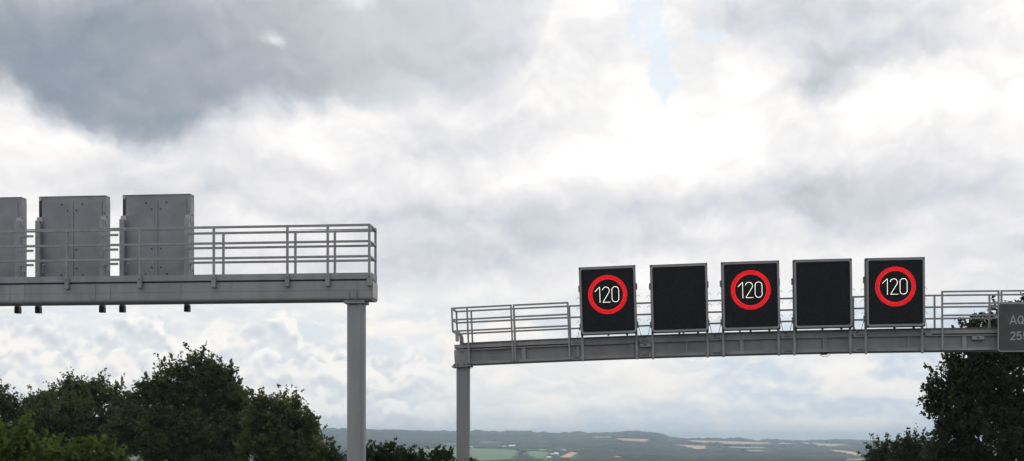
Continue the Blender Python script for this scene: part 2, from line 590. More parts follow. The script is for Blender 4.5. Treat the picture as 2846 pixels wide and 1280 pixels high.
def make_sign(lit, back=False, legdrop=.80, legx=.845):
    """front faces -y at y=0; z=0 is the lower edge, x=0 the middle"""
    root = empty('message_sign')
    h = MB().box(-SW / 2, SW / 2, .03, SD, 0.0, SH).build('housing', SIGNBACK if back else EDGE, root, bevel=.008)
    w2 = SW / 2
    oz = SH / 2
    MB().ring(rrect(-w2 + .012, w2 - .012, .012, SH - .012, .10), rrect(-w2 + .07, w2 - .07, .075, SH - .07, .055), .0, .028).build('bezel', BEZEL, root)
    MB().prism(rrect(-w2 + .055, w2 - .055, .06, SH - .055, .06), .014, .026).build('display', DISPLAY, root)
    if lit:
        cx, cz = -.004, oz + .176
        pts = []
        for i, rr in enumerate((.487, .522, .557, .592)):
            nn = 96
            for k in range(nn):
                a = 2 * math.pi * (k + .5 * (i % 2)) / nn
                pts.append((cx + rr * math.cos(a), cz + rr * math.sin(a)))
        disc_mesh(pts, .0105, .0112, 6).build('ring_of_lights', LED_R, root)
        zb, zt = cz - .236, cz + .236
        rz = .095
        one = along([(-.385, zt - .125), (-.255, zt)], .024) + along([(-.245, zt - .02), (-.245, zb)], .024)
        two = along(arc(-.055, zt - .11, .108, .11, 165, -28) + [(-.15, zb + .006)], .0235) + along([(-.135, zb), (.06, zb)], .0235)
        zero = along(arc(.235, zt - rz - .005, .105, .1, 180, 0) + arc(.235, zb + rz + .005, .105, .1, 0, -180) + [(.13, zt - rz)], .0235)
        for p in (one, two, zero):
            disc_mesh(p, .0105, .0082, 6).build('digit', LED_W, root)
    # rear: two door leaves with latches, centre rib, top lip
    yb = SD
    for sx in (-1, 1):
        d = MB().box(min(sx * .045, sx * (w2 - .085)), max(sx * .045, sx * (w2 - .085)), yb + .001, yb + .016, .04, SH - .115).build('rear_door', SIGNBACK, root, bevel=.006)
        for dx, dz in ((.27, .20), (.115, .36), (.118, 1.33), (.118, 1.80), (.28, 1.97)):
            MB().tube([(sx * dx, yb + .016, SH - dz), (sx * dx, yb + .034, SH - dz)], .018, 8).build('latch', EDGE, d)
    MB().box(w2 - .075, w2 - .002, yb + .013, yb + .022, SH - .085, SH - .01).build('corner_label', PALE, root)
    for sx in (-1, 1):
        MB().box(min(sx * (w2 - .002), sx * (w2 - .07)), max(sx * (w2 - .002), sx * (w2 - .07)), yb + .001, yb + .012, .02, SH - .1).build('side_flange', EDGE if sx > 0 else GALV, root)
        for dz in (.3, .75, 1.2, 1.65):
            MB().tube([(sx * (w2 - .03), yb + .012, dz), (sx * (w2 - .03), yb + .02, dz)], .014, 6).build('rivet', EDGE, root)
    MB().box(-.042, .042, yb + .001, yb + .03, .03, SH - .115).build('centre_rib', SIGNBACK, root, bevel=.008)
    MB().box(-w2 - .006, w2 + .006, .04, yb + .012, SH + .001, SH + .014).build('top_lip', SIGNBACK, root)
    # legs and brackets
    ly0 = SD + .05
    for sx in (-1, 1):
        lg = MB()
        if back:
            lg.box(sx * legx - .06, sx * legx + .06, ly0, ly0 + .13, -legdrop, SH - .62)
        else:
            lg.box(sx * legx - .036, sx * legx + .036, ly0 - .03, ly0 + .035, -legdrop, SH - .5)
        lo = lg.build('leg', GALV, root, bevel=.006)
        for dz in (SH - .72, .18):
            br = MB()
            br.box(sx * legx - .075, sx * legx + .075, SD + .002, ly0 + (.0 if back else -.031), dz, dz + .2)
            if back:
                br.tube([(sx * legx - .1, ly0 + .06, dz + .17), (sx * legx - .17, ly0 + .12, dz + .2)], .022, 6)
            br.build('bracket', PALE if back else STEEL, lo)
        if back:
            MB().box(sx * legx - .064, sx * legx + .064, ly0 - .004, ly0 + .134, -legdrop - .002, -legdrop + .15).build('foot', EDGE, lo)
        cbl = MB()
        x0 = sx * (w2 - .02)
        cbl.tube([(x0, SD - .1, .24), (x0 + sx * .06, SD - .1, .22), (x0 + sx * .09, SD - .05, .10), (x0 + sx * .12, SD, -.03), (x0 + sx * .24, SD + .1, -.12), (x0 + sx * .27, SD + .2, -.14)], .009, 5)
        cbl.build('cable', BLACK, root, smooth=True)
        if back:
            lp = MB().tube([(x0 + sx * .03 + .055 * math.cos(a), SD + .05, .37 + .055 * math.sin(a)) for a in [R(t) for t in range(150, 391, 30)]], .007, 5)
            lp.build('cable_loop', GALV, root)
        else:
            hk = MB()
            for dz in (.42, .83, 1.16):
                hk.tube([(sx * (w2 + .0), SD - .05, dz - .02), (sx * (w2 + .06), SD - .05, dz + .05), (sx * (w2 + .12), SD - .02, dz - .02)], .006, 5)
            hk.build('tie_wire', EDGE, root)
    for dx in (-.02, .55):
        MB().box(dx - .03, dx + .03, .1, .2, -.045, -.001).build('drain_stub', EDGE, root)
    return root


# sign corners measured along the gantry: (left, right, lower edge)
sgn = [(1610, 1766, 1617.2, 1772.2, 925.8), (1806.2, 1963.6, 1814, 1970.6, 920.3), (2003.8, 2163, 2010.6, 2170.3, 914),
       (2204, 2364.5, 2211.2, 2369.6, 905.5 + 3.5), (2405.9, 2566.6, 2411.4, 2570.7, 905.7)]
LBL = ['lit red ringed 120 speed sign nearest the free railed end of the gantry',
       'blank black sign next to the lit 120 sign at the free railed end',
       'lit red ringed 120 speed sign between the two blank black signs',
       'blank black sign next to the lit 120 sign nearest the AQ 255 board',
       'lit red ringed 120 speed sign nearest the grey AQ 255 board']
lit_proto = blank_proto = None
V0 = -.46
for i, (a, b, c, d, yb) in enumerate(sgn):
    if i % 2 == 0:
        o = make_sign(True) if lit_proto is None else copy_tree(lit_proto)
        lit_proto = lit_proto or o
    else:
        o = make_sign(False) if blank_proto is None else copy_tree(blank_proto)
        blank_proto = blank_proto or o
    xm = (c + d) / 2
    u = GRT.u(xm, V0)
    Yp = float(GRT.xf(np.array([u, V0, 0.]))[1])
    w = EYE + (HY - yb) / F * Yp - float(zr(np.array(u)))
    o.matrix_world = GRT.frame(u, V0, w)
    tag(o, LBL[i], 'road sign', 'message signs along the raked gantry')
    o.scale = (1, 1, 1)

LB3 = ['grey sign back nearest the bare handrail, bolted behind the level gantry',
       'grey sign back in the middle of the three, centre rib showing',
       'grey sign back cut off by the edge of the photo']
back_proto = None
for i, (xa, xb) in enumerate(((334.2, 535.8), (100.5, 301.5), (-132.5, 68.5))):
    o = make_sign(False, True, legdrop=.845, legx=.84) if back_proto is None else copy_tree(back_proto)
    back_proto = back_proto or o
    v = .98
    u = GLT.u((xa + xb) / 2, v)
    M = GLT.frame(u, v + SD, .755) @ Matrix.Rotation(math.pi, 4, 'Z')
    o.matrix_world = M
    tag(o, LB3[i], 'road sign', 'sign backs on the level gantry')

# ------------------------------------------------------------------ the AQ 255 board
vb = -.30
ub0 = GRT.u(2772, vb)
BW, BH = 2.3, 1.48
Yb = float(GRT.xf(np.array([ub0, vb, 0.]))[1])
wb = EYE + (HY - 976) / F * Yb - float(zr(np.array(ub0)))
brd = empty('location_board')
brd.matrix_world = GRT.frame(ub0 + BW / 2, vb, wb)
tag(brd, 'dark grey board with pale border reading AQ and 255', 'road sign')
MB().prism(rrect(-BW / 2, BW / 2, 0, BH, .11), .006, .03).build('panel', PLATE, brd)
MB().ring(rrect(-BW / 2 + .003, BW / 2 - .003, .003, BH - .003, .108), rrect(-BW / 2 + .032, BW / 2 - .032, .032, BH - .032, .08), .0, .0055).build('border', BORDER, brd)
for dx in (-.7, .7):
    MB().box(dx - .03, dx + .03, .031, .26, .1, BH - .2).build('support', GALV, brd)


def ribbon(m, path, wd, y):
    pts = [Vector((p[0], 0, p[1])) for p in path]
    vs = []
    for i, p in enumerate(pts):
        d0 = (pts[i] - pts[i - 1]).normalized() if i else None
        d1 = (pts[i + 1] - pts[i]).normalized() if i < len(pts) - 1 else None
        d0 = d0 or d1
        d1 = d1 or d0
        n0 = Vector((-d0.z, 0, d0.x))
        n1 = Vector((-d1.z, 0, d1.x))
        nn = (n0 + n1).normalized()
        s = wd / 2 / max(.5, nn.dot(n0))
        vs += [(p.x + nn.x * s, y, p.z + nn.z * s), (p.x - nn.x * s, y, p.z - nn.z * s)]
    m.add(vs, [(2 * i, 2 * i + 1, 2 * i + 3, 2 * i + 2) for i in range(len(pts) - 1)])


def glyph(ch, x, z, h, wd):
    m = MB()
    T = lambda q: [(x + a * h, z + b * h) for a, b in q]
    if ch == 'A':
        ribbon(m, T([(.03, 0), (.38, .97), (.73, 0)]), wd, .003)
        ribbon(m, T([(.17, .28), (.59, .28)]), wd * .85, .0015)
    elif ch == 'Q':
        ribbon(m, T(arc(.36, .5, .29, .43, 0, 360, 28)), wd, .003)
        ribbon(m, T([(.44, .28), (.68, .0)]), wd, .0015)
    elif ch == '2':
        ribbon(m, T(arc(.30, .70, .235, .23, 165, -35, 14) + [(.08, .07), (.58, .07)]), wd, .003)
    elif ch == '5':
        ribbon(m, T([(.55, .93), (.13, .93), (.11, .52), (.2, .57)] + arc(.30, .33, .235, .265, 80, -160, 16)), wd, .003)
    return m


s_ = Yb / F
LH = 23.7 * s_
xA = (2805 - 2772) * s_ - BW / 2
zA = (976 - 899) * s_
z2 = (976 - 943.3) * s_
for k, ch in enumerate('AQ'):
    glyph(ch, xA + k * LH * .86, zA, LH, LH * .155).build('letter', WHITE, brd)
for k, ch in enumerate('255'):
    glyph(ch, xA + .01 + k * LH * .72, z2, LH, LH * .155).build('numeral', WHITE, brd)
# two little posts of equipment on the walkway behind the board
sp_ = empty('sensor_mast', GRT.xf(np.array([GRT.u(2807, .5), .5, .735])).tolist(), 'small grey sensor stub standing on the walkway above the AQ 255 board', 'sensor')
MB().tube([(0, 0, 0), (0, 0, .82)], .065, 10).build('tube', GALV, sp_)
MB().tube([(0, 0, .821), (0, 0, .85)], .075, 10).build('lid', PALE, sp_)
an = empty('antenna', GRT.xf(np.array([GRT.u(2793.5, .5), .5, .735])).tolist(), 'thin grey T shaped antenna on the walkway above the AQ 255 board', 'antenna')
MB().tube([(0, 0, 0), (0, 0, .86)], .022, 8).build('mast', GALV, an)
MB().box(-.09, .09, -.012, .012, .861, .875).build('crossbar', GALV, an)

# ================================================================== terrain
SKY_PX = [(-2000, 1188), (0, 1189), (880, 1191), (1100, 1194), (1280, 1198), (1420, 1199), (1470, 1198), (1500, 1201), (1560, 1203), (1640, 1203),
          (1700, 1201), (1760, 1200), (1810, 1200), (1845, 1206), (1860, 1216), (1905, 1220), (2050, 1221), (2110, 1226), (2200, 1228), (2300, 1228),
          (2330, 1225), (2420, 1226), (3200, 1230), (6000, 1235)]
SX = np.array([p[0] for p in SKY_PX], float)
SY = np.array([p[1] for p in SKY_PX], float) + np.where(SX > 1880, .5, 3.0)
rs = np.random.RandomState(7)


def vnoise(x, y, seed):
    xi, yi = np.floor(x).astype(np.int64), np.floor(y).astype(np.int64)
    fx, fy = x - xi, y - yi
    fx, fy = fx * fx * (3 - 2 * fx), fy * fy * (3 - 2 * fy)

    def h(a, b):
        q = (a * 374761393 + b * 668265263 + seed * 974711) & 0xffffffff
        q = ((q ^ (q >> 13)) * 1274126177) & 0xffffffff
        return ((q ^ (q >> 16)) & 0xffff) / 65535.0
    return (h(xi, yi) * (1 - fx) + h(xi + 1, yi) * fx) * (1 - fy) + (h(xi, yi + 1) * (1 - fx) + h(xi + 1, yi + 1) * fx) * fy


def smooth(t):
    t = np.clip(t, 0, 1)
    return t * t * (3 - 2 * t)


YR = 5000.0


def height(X, Y):
    X, Y = np.asarray(X, float), np.asarray(Y, float)
    Yc = np.clip(Y, 1300, YR)
    xp = CX + F * X / np.maximum(Yc, 800)
    ys = np.interp(xp, SX, SY)
    g = np.clip((YR - Yc) / (YR - 1300), 0, 1) ** 1.35
    yp = ys + (1296 - ys) * g
    win = smooth((Yc - 1500) / 800) * smooth((YR - Yc) / 500)
    yp = yp + win * 2.2 * (vnoise(X / 620 + 31, Y / 540 + 11, 3) - .5)
    zf = EYE + (HY - yp) / F * Yc
    z = zf * smooth((Y - 110) / 1190)
    beyond = smooth((Y - YR) / 1800)
    return np.where(Y > YR, zf * (1 - beyond) - 20 * beyond, z)


def seq(*parts):
    return np.unique(np.concatenate([np.arange(a, b, s) for a, b, s in parts]))


gx = seq((-9000, -1600, 400), (-1600, 2600, 60), (2600, 9001, 400))
gy = seq((-1500, 100, 200), (100, 1200, 60), (1200, 5500, 50), (5500, 14001, 500))


def grid_obj(name, gx, gy, m, zoff=0.0, mask=None, zfun=height, smooth_=True):
    X, Y = np.meshgrid(gx, gy)
    Z = zfun(X, Y) + zoff
    nx, ny = len(gx), len(gy)
    V = np.stack([X, Y, Z], -1).reshape(-1, 3)
    i = np.arange(nx * ny).reshape(ny, nx)
    Fc = np.stack([i[:-1, :-1], i[:-1, 1:], i[1:, 1:], i[1:, :-1]], -1).reshape(-1, 4)
    if mask is not None:
        mk = mask(X, Y).reshape(-1)
        Fc = Fc[mk[Fc].all(1)]
        used = np.unique(Fc)
        remap = np.full(len(V), -1)
        remap[used] = np.arange(len(used))
        V, Fc = V[used], remap[Fc]
    return quads(name, V, Fc, m, smooth_)


def quads(name, V, Fc, m, smooth_=False, parent=None):
    me = bpy.data.meshes.new(name)
    k = Fc.shape[1]
    me.vertices.add(len(V))
    me.vertices.foreach_set('co', np.ascontiguousarray(V, dtype=np.float32).ravel())
    me.loops.add(len(Fc) * k)
    me.loops.foreach_set('vertex_index', np.ascontiguousarray(Fc, dtype=np.int32).ravel())
    me.polygons.add(len(Fc))
    me.polygons.foreach_set('loop_start', np.arange(0, len(Fc) * k, k, dtype=np.int32))
    me.polygons.foreach_set('use_smooth', np.full(len(Fc), smooth_))
    me.update(calc_edges=True)
    me.validate()
    me.materials.append(m)
    o = bpy.data.objects.new(name, me)
    COL.objects.link(o)
    if parent:
        o.parent = parent
    return o


GRASS = mat('meadow grass', (.06, .085, .028), .9, col2=(.045, .06, .022), vscale=.01)
gnd = tag(grid_obj('ground', gx, gy, GRASS), 'grassy ground falling away to the valley and far ridge', 'ground', kind='structure')
# the two carriageways under the gantries
ASPH = mat('asphalt', (.05, .05, .052), .9, var=.15, vscale=3, bump=.2, bscale=80)
rd = MB()
for c0, c1 in ((-4.2, 9.5), (-21.5, -8.2)):
    rd.add([(c0 - 6, -60, .012), (c1 - 6, -60, .012), (c1 + 10.5, 105, .012), (c0 + 10.5, 105, .012)], [(0, 1, 2, 3)])
tag(rd.build('road', ASPH), 'grey asphalt carriageways passing under both gantries', 'road', kind='structure')


def hit(x, y):
    """where the line of sight at this bearing meets the far slope"""
    Ys = np.arange(1350, YR, 4.0)
    z = height((x - CX) / F * Ys, Ys)
    yy = HY - (z - EYE) / Ys * F
    k = np.argmax(yy <= y)
    if yy[k] > y:
        k = len(Ys) - 1
    return np.array([(x - CX) / F * Ys[k], Ys[k]])


def inpoly(X, Y, poly):
    ins = np.zeros(X.shape, bool)
    n = len(poly)
    for i in range(n):
        x0, y0 = poly[i]
        x1, y1 = poly[(i + 1) % n]
        c = ((y0 > Y) != (y1 > Y)) & (X < (x1 - x0) * (Y - y0) / (y1 - y0 + 1e-12) + x0)
        ins ^= c
    return ins


F_GREEN = mat('young green crop', (.11, .21, .06), .9, col2=(.09, .17, .05), vscale=.004)
F_WHEAT = mat('ripe wheat', (.60, .40, .23), .9, col2=(.52, .35, .2), vscale=.008)
F_STUB = mat('stubble', (.66, .40, .22), .9, col2=(.57, .35, .19), vscale=.01)
F_PALE = mat('pale hay meadow', (.46, .41, .22), .9, col2=(.33, .32, .15), vscale=.006)
fields = [
    ('green', [(1140, 1256), (1160, 1250), (1245, 1243), (1305, 1246), (1377, 1248), (1443, 1252), (1437, 1265), (1425, 1279), (1300, 1285), (1120, 1285)]),
    ('green', [(1458, 1257), (1464, 1254), (1530, 1257), (1522, 1267), (1512, 1279), (1482, 1276), (1467, 1267)]),
    ('stub', [(1583, 1257), (1609, 1259), (1589, 1274), (1552, 1273)]),
    ('stub', [(1704, 1268), (1728, 1270), (1726, 1273), (1706, 1272)]),
    ('wheat', [(1712, 1218), (1800, 1220), (1806, 1221), (1794, 1228), (1754, 1225.7), (1714, 1223)]),
    ('wheat', [(1899, 1222.5), (2042, 1226), (2143, 1230), (2141, 1233), (2048, 1234.8), (1982, 1232.5), (1951, 1229.5), (1909, 1228.5)]),
    ('stub', [(1875, 1237), (1965, 1238.5), (1960, 1250), (1933, 1248.5), (1901, 1242)]),
    ('pale', [(1862, 1235), (1955, 1237), (1875, 1237)]),
    ('pale', [(1972, 1240.5), (2050, 1242), (2131, 1243), (2125, 1246), (2045, 1245)]),
    ('pale', [(2226, 1230), (2300, 1232), (2365, 1236), (2290, 1243), (2244, 1235)]),
    ('stub', [(2294, 1249), (2340, 1252), (2374, 1256), (2402, 1266), (2382, 1268), (2308, 1254)]),
    ('green', [(2351, 1276), (2430, 1274), (2430, 1284), (2345, 1284)]),
    ('wheat', [(2160, 1231), (2215, 1231.5), (2212, 1234), (2165, 1234)]),
    ('pale', [(1640, 1213), (1700, 1213), (1696, 1216), (1645, 1216)]),
    ('green', [(1230, 1232), (1275, 1231), (1300, 1234), (1240, 1236)]),
    ('pale', [(2060, 1252), (2110, 1250), (2130, 1254), (2070, 1256)]),
    ('green', [(1330, 1228), (1390, 1226.5), (1400, 1230), (1340, 1232)]),
    ('pale', [(1525, 1262), (1548, 1256), (1553, 1262), (1530, 1268)]),
]
FLBL = [('broad green crop field beside the leaning grey column', 'field'),
        ('small green field below a pale track', 'field'),
        ('orange stubble strip sloping between dark woods', 'field'),
        ('tiny tan stubble patch low in the dark wood', 'field'),
        ('tan wheat field high under the wooded ridge top', 'field'),
        ('long tan wheat field along the open skyline', 'field'),
        ('tan stubble field above the dark lower wood', 'field'),
        ('thin pale meadow edge above the tan stubble', 'field'),
        ('narrow pale strip between hedgerow and lower wood', 'field'),
        ('pale hay meadow near the dark shrub', 'field'),
        ('orange sloping field beside the dark shrub', 'field'),
        ('green field corner low beside the dark shrub', 'field'),
        ('short tan strip at the right end of the open skyline', 'field'),
        ('faint pale clearing just below the wooded ridge', 'field'),
        ('small green clearing behind the thin gantry column', 'field'),
        ('faint pale clearing in the dark lower wood', 'field'),
        ('small green meadow above the white barn', 'field'),
        ('pale yard around the small farm buildings', 'field')]
FM = dict(green=F_GREEN, stub=F_STUB, wheat=F_WHEAT, pale=F_PALE)
polys = []
for (k, pl), (lb, ct) in zip(fields, FLBL):
    P2 = [hit(*p) for p in pl]
    dense = []
    for i in range(len(pl)):                      # finer border, so the slope is followed
        a, b = np.array(pl[i]), np.array(pl[(i + 1) % len(pl)])
        for t in np.arange(0, 1, .125):
            dense.append(hit(*(a + (b - a) * t)))
    P2 = np.array(dense)
    polys.append(P2)
    lo, hi = P2.min(0), P2.max(0)
    sx = max(4.0, (hi[0] - lo[0]) / 60)
    sy = max(6.0, (hi[1] - lo[1]) / 60)
    o = grid_obj('field', np.arange(lo[0], hi[0] + sx, sx), np.arange(lo[1], hi[1] + sy, sy), FM[k], 2.2, lambda X, Y: inpoly(X, Y, P2))
    tag(o, lb, ct, 'fields in the valley', 'structure')

# far woods: one canopy over the slopes outside the fields
WOOD = bpy.data.materials.new('far wood')
WOOD.use_nodes = True
nt = WOOD.node_tree
b = nt.nodes['Principled BSDF']
b.inputs['Roughness'].default_value = .95
b.inputs['Specular IOR Level'].default_value = .1
gp_ = nd(nt, 'ShaderNodeNewGeometry').outputs['Position']
n1 = nd(nt, 'ShaderNodeTexNoise', i_Vector=gp_, i_Scale=.0035, i_Detail=5.0, i_Roughness=.6)
n2 = nd(nt, 'ShaderNodeTexNoise', i_Vector=gp_, i_Scale=.06, i_Detail=3.0)
c_ = mixc(nt, ss(nt, n1.outputs['Fac'], .44, .56), (.010, .015, .018, 1), (.060, .068, .036, 1))
c_ = mixc(nt, ss(nt, n2.outputs['Fac'], .35, .65, 0, .75), c_, (.020, .027, .014, 1))
n3 = nd(nt, 'ShaderNodeTexNoise', i_Vector=gp_, i_Scale=.018, i_Detail=4.0, i_Roughness=.65)
c_ = mixc(nt, ss(nt, n3.outputs['Fac'], .56, .68), c_, (.10, .115, .055, 1))
nt.links.new(c_, b.inputs['Base Color'])
wx = np.arange(-1150, 1750, 7.0)
wy = np.arange(1360, 5080, 9.0)


def canopy(X, Y):
    j = 2.0
    big = vnoise(X / 90 + 5, Y / 110 + 9, 21)
    b1 = vnoise(X / 17, Y / 20, 5)
    b2 = vnoise(X / 8.3 + 3, Y / 10, 6)
    near = np.clip(Y / 4200, .45, 1.0)
    hgt = (.8 + 7.5 * b1 * b1 + 2.4 * b2 * b2 + 2.0 * big * big) * near
    ridge = smooth((Y - 4700) / 250)
    hgt = hgt + ridge * (np.clip(vnoise(X / 42, Y / 3000, 8) - .4, 0, 1) * 11 + vnoise(X / 11, Y / 3000, 9) * 4 - 2.5)
    f = np.zeros(X.shape, bool)
    for dy in (40, 90, 150, 220, 300):
        for p in polys:
            f |= inpoly(X, Y + dy, p)
    return height(X, Y) + np.where(f, hgt * .22, hgt)


def wood_mask(X, Y):
    xp = CX + F * X / Y
    mk = (xp > 650) & (xp < 2700)
    for p in polys:
        mk &= ~inpoly(X, Y, p)
    # open grass near the white buildings
    return mk


tag(grid_obj('distant_wood', wx, wy, WOOD, 0.0, wood_mask, canopy, False), 'hazy blue green woods covering the far slopes and ridge', 'woods', kind='stuff')

# farm buildings and a pale track in the valley
HW = mat('white render wall', (.75, .74, .71), .8)
HRF = mat('white sheet roof', (.82, .82, .82), .5)
HRD = mat('grey tile roof', (.42, .36, .33), .7)


def house(x, y, w, d, h, rh, ang, label, roof=HRF):
    p = hit(x, y)
    z = float(height(p[0], p[1]))
    ro = empty('farm_building', (p[0], p[1], z), label, 'building', 'farm buildings in the valley')
    ro.rotation_euler = (0, 0, ang)
    h, rh = h * .5, rh * .85
    MB().box(-w / 2, w / 2, -d / 2, d / 2, -3, h).build('wall', HW, ro)
    e = 1.0
    m = MB()
    m.add([(-w / 2 - e, -d / 2 - e, h), (w / 2 + e, -d / 2 - e, h), (w / 2 + e, 0, h + rh), (-w / 2 - e, 0, h + rh), (-w / 2 - e, d / 2 + e, h), (w / 2 + e, d / 2 + e, h)],
          [(0, 1, 2, 3), (3, 2, 5, 4), (0, 3, 4), (1, 5, 2), (0, 4, 5, 1)])
    m.build('roof', roof, ro)
    return ro


house(1423, 1242, 13, 12, 7, 3.6, .1, 'broad white roofed barn beside the broad green field')
house(1402, 1243, 5, 6, 5.5, 2.0, .3, 'small white house just beside the broad white barn')
house(1377, 1245.5, 6, 6, 6, 2, -.2, 'low pale shed on the upper edge of the green field', HRD)
house(1359, 1244.5, 4, 5, 5.5, 2, .2, 'tiny white hut by the middle of the green field edge')
house(1310.5, 1245, 4, 5, 6, 2, .5, 'tiny white house close to the grey gantry column')
house(1565, 1254, 9, 7, 6.5, 3, .7, 'pale farmhouse among trees above the orange stubble', HRD)
house(1545.5, 1263, 7, 5, 5, 2.6, .6, 'white farmhouse in the pale yard')
house(1524.5, 1273, 5, 4, 4, 2, .4, 'small white outbuilding below the pale yard')
tk = []
for x, y in ((1463, 1252.8), (1480, 1253), (1500, 1253.6), (1516, 1254.8), (1532, 1256.3)):
    tk.append(hit(x, y))
m = MB()
for i in range(len(tk)):
    p = tk[i]
    for s in (-1, 1):
        q = (p[0] - s * .3, p[1] + s * 26)
        m.v.append((q[0], q[1], float(height(q[0], q[1])) + 4.2))
m.f += [(2 * i, 2 * i + 2, 2 * i + 3, 2 * i + 1) for i in range(len(tk) - 1)]
tag(m.build('track', mat('pale gravel track', (.62, .62, .6), .9)), 'pale farm track along the top of the small green field', 'track', kind='structure')

# ================================================================== trees
rng = np.random.RandomState(11)


def leaf_mesh(centres, normals, size, rs, up=.0):
    """one folded-kite leaf per centre"""
    n = len(centres)
    d = rs.normal(size=(n, 3))
    d[:, 2] -= .35
    t = d - (d * normals).sum(1, keepdims=True) * normals
    t /= np.linalg.norm(t, axis=1, keepdims=True) + 1e-9
    bq = np.cross(normals, t)
    s = (size * (.65 + .7 * rs.rand(n)))[:, None]
    w = s * (.30 + .14 * rs.rand(n))[:, None]
    a = centres - t * s * .5
    c = centres + t * s * .5
    m_ = centres - t * s * .06
    l = m_ + bq * w + normals * s * .08
    r = m_ - bq * w + normals * s * .08
    V = np.stack([a, r, c, l], 1).reshape(-1, 3)
    Fc = np.arange(4 * n).reshape(n, 4)
    return V, Fc


def unit(n, rs):
    v = rs.normal(size=(n, 3))
    return v / np.linalg.norm(v, axis=1, keepdims=True)


def crown_points(lobes, dens, leaf, rs, clump=.42, sprig=.25, core=.25):
    """leaf centres and normals for clumps spread through the lobes"""
    C, N = [], []
    for (cx, cy, cz, rx, ry, rz) in lobes:
        vol = 4.19 * rx * ry * rz
        surf = (rx * ry * rz) ** (2 / 3) * 12.6
        nc = max(4, int(surf / (clump * clump) * 1.15))
        u = unit(nc, rs)
        rad = np.where(rs.rand(nc) < core, rs.rand(nc) ** .5 * .75, .66 + .29 * rs.rand(nc))
        cc = np.array([cx, cy, cz]) + u * rad[:, None] * np.array([rx, ry, rz])
        for p, o in zip(cc, u):
            k = int(dens * (clump ** 2) * (.6 + .8 * rs.rand()))
            if k < 3:
                continue
            rc = clump * (.55 + .75 * rs.rand())
            q = unit(k, rs) * (rs.rand(k) ** .45)[:, None] * rc * .82
            q[:, 2] *= .72
            C.append(p + q)
            nn = unit(k, rs) * .8 + np.array([0, 0, .75]) + o * .35
            N.append(nn)
            if rs.rand() < sprig:
                L = clump * (.7 + 1.1 * rs.rand())
                dr = o * .6 + np.array([0, 0, .7]) + rs.normal(size=3) * .3
                dr /= np.linalg.norm(dr)
                k2 = int(12 + 9 * rs.rand())
                t = rs.rand(k2) ** .8
                q = p + o * clump * .3 + dr * (t * L)[:, None] + rs.normal(size=(k2, 3)) * leaf * .32
                C.append(q)
                N.append(unit(k2, rs) + np.array([0, 0, .3]))
    C, N = np.concatenate(C), np.concatenate(N)
    N /= np.linalg.norm(N, axis=1, keepdims=True) + 1e-9
    return C, N


BARK = mat('bark', (.045, .036, .028), .9, var=.3, vscale=8, bump=.4)


def leafmat(name, a, b_, tr=.35, sc=.9):
    return mat(name, a, .6, col2=b_, vscale=sc, trans=tr, spec=.15)


def tree(name, label, Y, base_px, lobes_px, leaf, dens, m, seed, clump=.42, depth=.9, sprig=.25, core=.25, cat='tree', group=None, sprigs_px=()):
    rs = np.random.RandomState(seed)
    bx = (base_px - CX) / F * Y
    root = empty(name, (bx, Y, 0), label, cat, group)
    lobes = []
    for (x, y, rx, ry) in lobes_px:
        p = ray(x, y, Y)
        s = Y / F
        dy = (rs.rand() - .5) * rx * s * 1.1
        lobes.append((p[0] - bx, dy, p[2], rx * s, rx * s * depth, ry * s))
    C, N = crown_points(lobes, dens, leaf, rs, clump, sprig, core)
    ex = []
    for (x, y, L) in sprigs_px:                        # shoots standing out of the crown
        p = ray(x, y, Y)
        k = int(L * Y / F / leaf * 7) + 6
        t = rs.rand(k)
        q = np.array([p[0] - bx, (rs.rand() - .5) * .3, p[2]])[None] - np.stack([.12 * t * rs.normal(), 0 * t, t * L * Y / F], 1)
        q = q + rs.normal(size=(k, 3)) * (leaf * (.25 + .75 * t))[:, None]
        C = np.concatenate([C, q])
        N = np.concatenate([N, unit(k, rs)])
    V, Fc = leaf_mesh(C, N / (np.linalg.norm(N, axis=1, keepdims=True) + 1e-9), leaf, rs)
    zmin = V[:, 2].reshape(-1, 4).min(1)
    Fc = Fc[zmin > .05]
    quads('crown', V, Fc, m, False, root)
    tb = MB()
    zc = min(l[2] for l in lobes)
    zt = max(l[2] for l in lobes)
    H = max(zt, 1.0)
    r0 = max(.03, H * .022)
    trunk = [(0, 0, -.1), (.02 * H, .01 * H, H * .3), (-.01 * H, 0, H * .6), (0, 0, H * .92)]
    tb.tube(trunk, [r0 * 1.25, r0, r0 * .7, r0 * .25], 8)
    for l in lobes:
        a = Vector((0, 0, min(max(.25 * H, l[2] - .45 * abs(l[0]) - .2), .85 * H)))
        e = Vector(l[:3])
        mid = (a + e) / 2 + Vector((0, 0, -.06 * (e - a).length))
        tb.tube([a, mid, e], [r0 * .5, r0 * .34, r0 * .12], 6)
        for j in range(4):
            dv_ = Vector(unit(1, rs)[0])
            tb.tube([e * .7 + mid * .3, e + Vector((dv_.x * l[3], dv_.y * l[4], abs(dv_.z) * l[5])) * .8], [r0 * .18, r0 * .05], 5)
    tb.build('trunk', BARK, root, smooth=True)
    return root


L_DK = leafmat('dark maple leaf', (.082, .098, .036), (.040, .052, .022))
L_OL = leafmat('olive leaf', (.110, .118, .040), (.048, .058, .022))
L_GR = leafmat('mid green leaf', (.092, .106, .040), (.050, .061, .025))
L_BR = leafmat('bright hedge leaf', (.115, .16, .045), (.05, .075, .026), .42, 2.6)
L_BK = leafmat('darkest green leaf', (.040, .047, .019), (.022, .028, .012), .25)  # darkest of the leaf colours

